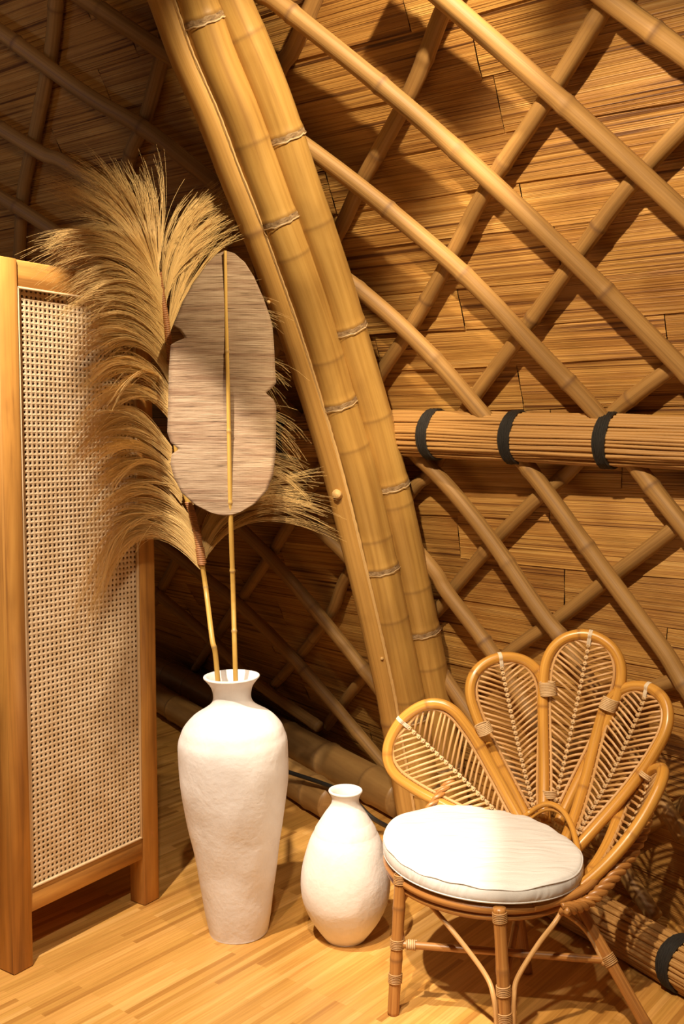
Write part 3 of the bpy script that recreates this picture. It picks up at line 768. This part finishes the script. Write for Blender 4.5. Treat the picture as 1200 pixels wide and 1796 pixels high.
# ------------------------------------------------------------------ rattan petal chair
SC = Vector((.398, 2.815, 0)); BK = Vector((.80, .60, 0)); RT = Vector((.60, -.80, 0))
root = thing('rattan_chair', (SC.x, SC.y, 0), 'rattan chair with a fan of petal shaped back panels and a round white cushion', 'chair')
petal_prof = [(0, .20), (.1, .30), (.2, .41), (.3, .53), (.4, .65), (.5, .77), (.6, .88), (.7, .96), (.78, 1.0), (.85, .96), (.91, .83), (.96, .6), (.99, .3), (1.0, 0)]
def hw(a, inset=0):
    for (x0, w0), (x1, w1) in zip(petal_prof, petal_prof[1:]):
        if a <= x1: return w0 + (w1 - w0) * (a - x0) / (x1 - x0)
    return 0
def petal(base, tip, side, W, nrib, bow=.03, rim_r=.0170, tie=True):
    base, tip = Vector(base), Vector(tip); ax = tip - base; L = ax.length; A = ax / L
    S = (side - A * side.dot(A)).normalized(); Nn = A.cross(S)
    toseat = (SC + Z * .6) - (base + tip) / 2
    if Nn.dot(toseat) < 0: Nn = -Nn
    def P(a, s, k=1):     # a along the axis (m), s across (m); slightly dished towards the seat
        t = a / L
        return base + A * a + S * s - Nn * (bow * 4 * t * (1 - t)) + Nn * (.9 * s * s)
    root_p = MB()
    out = [P(a * L, w * W) for a, w in petal_prof] + [P(a * L, -w * W) for a, w in reversed(petal_prof[:-1])]
    pp = resample(spline(out, 6), .008)
    root_p.tube(pp, bamboo_r(rim_r, int(base.x * 1000), .2, .35, .03), 14)
    rim = root_p.build('petal_rim', M['rattan'], root)
    ins = .0235; sc_ = lambda w: max(0, w * W - ins)
    i1 = [(a, sc_(w)) for a, w in petal_prof[:-1] if sc_(w) > .002] ; endp = P(L - ins, 0)
    inn = [P(min(a * L, L - ins - .002), w) for a, w in i1] + [endp] + [P(min(a * L, L - ins - .002), -w) for a, w in reversed(i1)]
    t = MB(); t.tube(resample(spline(inn, 5), .008), .0052, 8); t.build('inner_rim', M['rattan_rib'], rim)
    rb = MB(); kn = MB()
    a0, a1 = .08 * L, L - .035
    for i in range(nrib):
        a = a0 + (a1 - a0) * i / (nrib - 1)
        for sg in (-1, 1):
            # walk outward until the inner rim is reached; rib rises toward the tip
            slope = .52 + rnd.uniform(-.05, .05); s = .002
            while s < W:
                aa = a + s * slope
                if aa > L - ins or s > hw(aa / L) * W - ins + .004: break
                s += .002
            if s < .006: continue
            pA = P(a, 0); pB = P(min(a + s * slope, L - ins), sg * s); mid = P(min(a + s * slope * .5 + .002, L - ins), sg * s * .5)
            rb.tube([pA - Nn * .001, mid, pB], rnd.uniform(.0039, .0046), 7)
        c = P(a, 0)
        ring = [c + (S * math.cos(q) + A * math.sin(q)) * .005 + Nn * .004 for q in [2 * PI * j / 8 for j in range(8)]]
        kn.tube(ring, .0026, 5, closed=True)
        kn.tube([c + S * .006 - A * .004 + Nn * .003, c + Nn * .0075 + A * .002, c - S * .006 - A * .004 + Nn * .003], .0026, 5)
    kn.tube([P(a, 0) - Nn * .004 for a in [a0 + (L - ins - a0) * i / 12 for i in range(13)]], .0042, 6)
    rb.build('ribs', M['rattan_rib'], rim); kn.build('spine', M['wrap'], rim)
    if tie:
        ti = MB(); c = P(L, 0)
        for d in (-.004, .0, .004):
            q = [P(L - .012, d) + Nn * .012, P(L - .002, d) + Nn * .0175, P(L + .0135, d) + Nn * .006, P(L + .0135, d) - Nn * .008, P(L, d) - Nn * .0175, P(L - .018, d) - Nn * .008, P(L - .034, d) + Nn * .001, P(L - .024, d) + Nn * .009]
            ti.tube(spline(q, 5, True), .0026, 6, closed=True)
        ti.build('pale_tie', M['tie'], rim)
    return P, L, W, rim
def binding(c, ax, w1, w2, wdir, n, name='binding', mat='wrap', step=.0052, r=.0026):
    """coil of cane strip around two rims"""
    ax = ax.normalized(); wd = (wdir - ax * wdir.dot(ax)).normalized(); o_ = ax.cross(wd); pts = []
    for i in range(n * 16 + 1):
        th = 2 * PI * i / 16; pts.append(c + ax * (i / 16 - n / 2) * step + wd * math.cos(th) * w1 + o_ * math.sin(th) * w2)
    t = MB(); t.tube(pts, r, 5); t.build(name, M[mat], root)
petals = [
 dict(base=at(912, 1466, 3.00), tip=at(704, 1264, 3.20), side=Vector((.70, -.02, .72)), W=.142, n=23),
 dict(base=at(944, 1446, 3.06), tip=at(877, 1153, 3.27), side=Vector((1, .05, .1)), W=.124, n=27),
 dict(base=at(966, 1440, 3.05), tip=at(1036, 1114, 3.22), side=Vector((.92, -.38, -.1)), W=.122, n=28),
 dict(base=at(1000, 1484, 2.92), tip=at(1138, 1206, 3.08), side=Vector((.55, -.80, -.2)), W=.112, n=26),
 dict(base=at(1012, 1560, 2.66), tip=at(1146, 1352, 2.93), side=Vector((.165, .93, -.14)), W=.11, n=18),
]
PF = []
for d in petals: PF.append(petal(d['base'], d['tip'], d['side'], d['W'], d['n'], tie=d is not petals[4]))
def bind_px(x, y, Y, dirpx, w, n):
    c = at(x, y, Y); a_ = at(x + dirpx[0], y + dirpx[1], Y) - c; binding(c, a_, w, .0175, Vector((1, -.2, 0)), n)
bind_px(849, 1278, 3.12, (20, 45), .024, 7)
bind_px(961, 1208, 3.20, (3, 40), .025, 9)
bind_px(1068, 1236, 3.12, (-15, 35), .025, 8)
bind_px(1133, 1362, 2.92, (-15, 20), .019, 3)
bind_px(964, 1392, 3.09, (0, 30), .022, 5)
# small arch at the back of the seat
arch = spline([atz(898, 1452, .43), at(925, 1428, 3.03), at(958, 1410, 3.0), at(985, 1420, 2.95), at(1004, 1452, 2.89), atz(1018, 1510, .40)], 8)
t = MB(); t.tube(arch, .0085, 10); t.build('back_arch', M['rattan'], root)
t = MB(); t.tube([p + Vector((.004, -.002, -.017)) for p in arch], .005, 8); t.build('back_arch', M['rattan'], root)
# seat ring, rush rows under the cushion
ZS = .366
def ell(z, rx, ry, n=64, a0=0, a1=2*PI, c=SC):
    return [c + RT * (rx * math.cos(a0 + (a1 - a0) * i / n)) + BK * (ry * math.sin(a0 + (a1 - a0) * i / n)) + Z * z for i in range(n + (0 if abs(a1 - a0) > 6.2 else 1))]
t = MB(); t.tube(ell(ZS, .285, .252), .0135, 12, closed=True); t.build('seat_ring', M['rattan_dark'], root)
t = MB(); t.tube(ell(ZS - .024, .281, .248), .009, 10, closed=True); t.build('seat_ring', M['rattan_dark'], root)
t = MB()
for i in range(38):
    y = -.225 + .45 * i / 37; w = .262 * math.sqrt(max(0, 1 - (y / .232) ** 2))
    if w > .02: t.tube([SC + RT * -w + BK * y + Z * (ZS + .006), SC + RT * w + BK * y + Z * (ZS + .006)], .0055, 6)
t.build('seat_slats', M['rattan_dark'], root)
# twisted rattan edge round the back
tw = [atz(988, 1596, .37), at(1030, 1583, 2.60), at(1075, 1540, 2.66), at(1112, 1492, 2.74), at(1134, 1440, 2.82), at(1141, 1392, 2.90), at(1136, 1362, 2.95)]
tw = resample(spline(tw, 10), .004)
t = MB()
for s in range(3):
    pts = []
    for i, p in enumerate(tw):
        T = (tw[min(i+1, len(tw)-1)] - tw[max(i-1, 0)]).normalized(); A = (Vector((1, 0, 0)) - T * T.x).normalized(); B = T.cross(A)
        th = i * .004 / .085 * 2 * PI + s * 2 * PI / 3; pts.append(p + (A * math.cos(th) + B * math.sin(th)) * .0088)
    t.tube(pts, .0095, 8)
t.build('twisted_edge', M['rattan_dark'], root)
tw2 = resample(spline([SC + Vector((-.20, .19, .37)), SC + Vector((-.13, .27, .42)), SC + Vector((-.08, .31, .47)), SC + Vector((-.04, .33, .51))], 10), .005)
t = MB()
for s in range(3):
    pts = []
    for i, p in enumerate(tw2):
        T = (tw2[min(i+1, len(tw2)-1)] - tw2[max(i-1, 0)]).normalized(); A = (Vector((0, 1, 0)) - T * T.y).normalized(); B = T.cross(A)
        th = i * .005 / .085 * 2 * PI + s * 2 * PI / 3; pts.append(p + (A * math.cos(th) + B * math.sin(th)) * .007)
    t.tube(pts, .0075, 8)
t.build('twisted_edge', M['rattan_dark'], root)
# rim rail from the front of the seat up to the right petal
t = MB(); t.tube(spline([atz(935, 1590, .37), at(985, 1578, 2.58), at(1030, 1555, 2.63), at(1060, 1520, 2.70)], 8), .0125, 12); t.build('side_rail', M['rattan_dark'], root)
# legs
legs = {
 'A': (atz(703, 1536, .385), atz(690, 1778, 0)),
 'B': (atz(876, 1592, .385), atz(889, 1852, 0)),
 'C': (SC + Vector((.215, -.10, .385)), atz(1158, 1842, 0)),
 'D': (SC + Vector((.11, .175, .385)), atz(925, 1706, 0)),
}
for kx, (a, b_) in legs.items():
    b_ = b_ + Vector((0, 0, .0)); pts = resample([b_, a], .008)
    t = MB(); t.tube(pts, bamboo_r(.0165, ord(kx), .12, .2, .07), 14); lg = t.build('leg', M['rattan_dark'], root)
def on(kx, z):
    a, b_ = legs[kx]; t_ = z / a.z; return b_.lerp(a, t_)
for (p, q, z1, z2) in (('A', 'C', .195, .19), ('B', 'D', .17, .17)):
    a, b_ = on(p, z1), on(q, z2); t = MB(); t.tube(resample([a, b_], .01), bamboo_r(.0105, 5, .1, .15, .06), 10); t.build('stretcher', M['rattan_dark'], root)
for kx, zz in (('A', .195), ('A', .375), ('A', .10), ('B', .10), ('B', .36), ('B', .17), ('C', .19), ('D', .17)):
    c = on(kx, zz); a, b_ = legs[kx]; binding(c, a - b_, .0180, .0180, Vector((1, 0, 0)), 6, 'binding', 'leg_wrap', .0045, .0022)
# crossing bindings on the stretcher end and the side rail
s0, s1 = on('A', .195), on('C', .19); binding(s0.lerp(s1, .07), s1 - s0, .0125, .0125, Vector((0, 0, 1)), 5)
def brace(pts): 
    t = MB(); t.tube(spline(pts, 10), .0068, 10); t.build('brace', M['rattan_rib'], root)
YB = legs['B'][1].y
rimpt = lambda x, y: atz(x, y, .355)
brace([on('B', .08) + Vector((-.022, 0, 0)), on('B', .15) + Vector((-.026, 0, 0)), at(850, 1707, YB + .05), at(790, 1628, YB + .12), at(735, 1565, YB + .2), rimpt(722, 1552)])
brace([on('B', .08) + Vector((.022, 0, 0)), on('B', .15) + Vector((.026, 0, 0)), at(908, 1715, YB + .03), at(943, 1658, YB + .05), at(972, 1620, YB + .06), rimpt(990, 1592)])
brace([on('A', .2) + Vector((.016, 0, 0)), at(702, 1600, 2.76), at(712, 1571, 2.76), at(726, 1562, 2.77), rimpt(740, 1556)])
brace([on('C', .18) + Vector((-.02, 0, 0)), on('C', .26) + Vector((-.03, 0, .01)), SC + Vector((.12, -.14, .34)), SC + Vector((.05, -.2, .36))])
binding(SC + Vector((.115, -.218, ZS - .01)), Vector((1, .35, 0)), .026, .018, Z, 6)
# cushion
V = []; UVs = []; Fq = []
na, nr_ = 96, 42
CPF = spline([Vector((a, 0, b_)) for a, b_ in ((0,.036),(.25,.0355),(.5,.034),(.7,.031),(.85,.028),(.94,.025),(.98,.021),(.998,.012),(1.006,0),(1.004,-.012),(.992,-.022),(.97,-.028),(.9,-.031),(.5,-.031),(0,-.031))], 6)
def cprof(q):
    x = q / 2 * (len(CPF) - 1); i = min(int(x), len(CPF) - 2); p = CPF[i].lerp(CPF[i+1], x - i); return max(0, p.x), p.z
def cus(th, q):
    """q 0 centre-top .. 1 rim .. 2 centre-bottom"""
    RX, RY = .306, .268
    shp = 1 + .02 * math.cos(2 * th + .6) + .012 * math.sin(3 * th)
    s, zz = cprof(q)
    wr = .0025 * math.sin(th * 7 + s * 9) * s * s + .002 * math.sin(s * 22 * math.cos(th) + 5 * math.sin(th)) * s
    c = SC + RT * (RX * shp * s * math.cos(th)) + BK * (RY * shp * s * math.sin(th)) + Z * (.413 + zz + (wr if q < 1 else 0))
    return c
for i in range(nr_ * 2 + 1):
    q = i / nr_
    for j in range(na + 1):
        th = 2 * PI * j / na; V.append(cus(th, q)); UVs.append((th * .1, q * .3))
for i in range(nr_ * 2):
    for j in range(na):
        a = i * (na + 1) + j; Fq.append((a, a + na + 1, a + na + 2, a + 1))
o = link('cushion', V, Fq, M['cotton'], None, UVs, True)
tag(o, 'round white cotton cushion lying on the seat of the rattan chair', 'cushion')
for qq in (.95, 1.56):
    t = MB(); pts = [cus(2 * PI * j / 96, qq / 1.0) for j in range(96)] if qq < 1 else [cus(2 * PI * j / 96, 1.42) for j in range(96)]
    t.tube(pts, .0026, 6, closed=True); t.build('piping', M['cotton'], o)
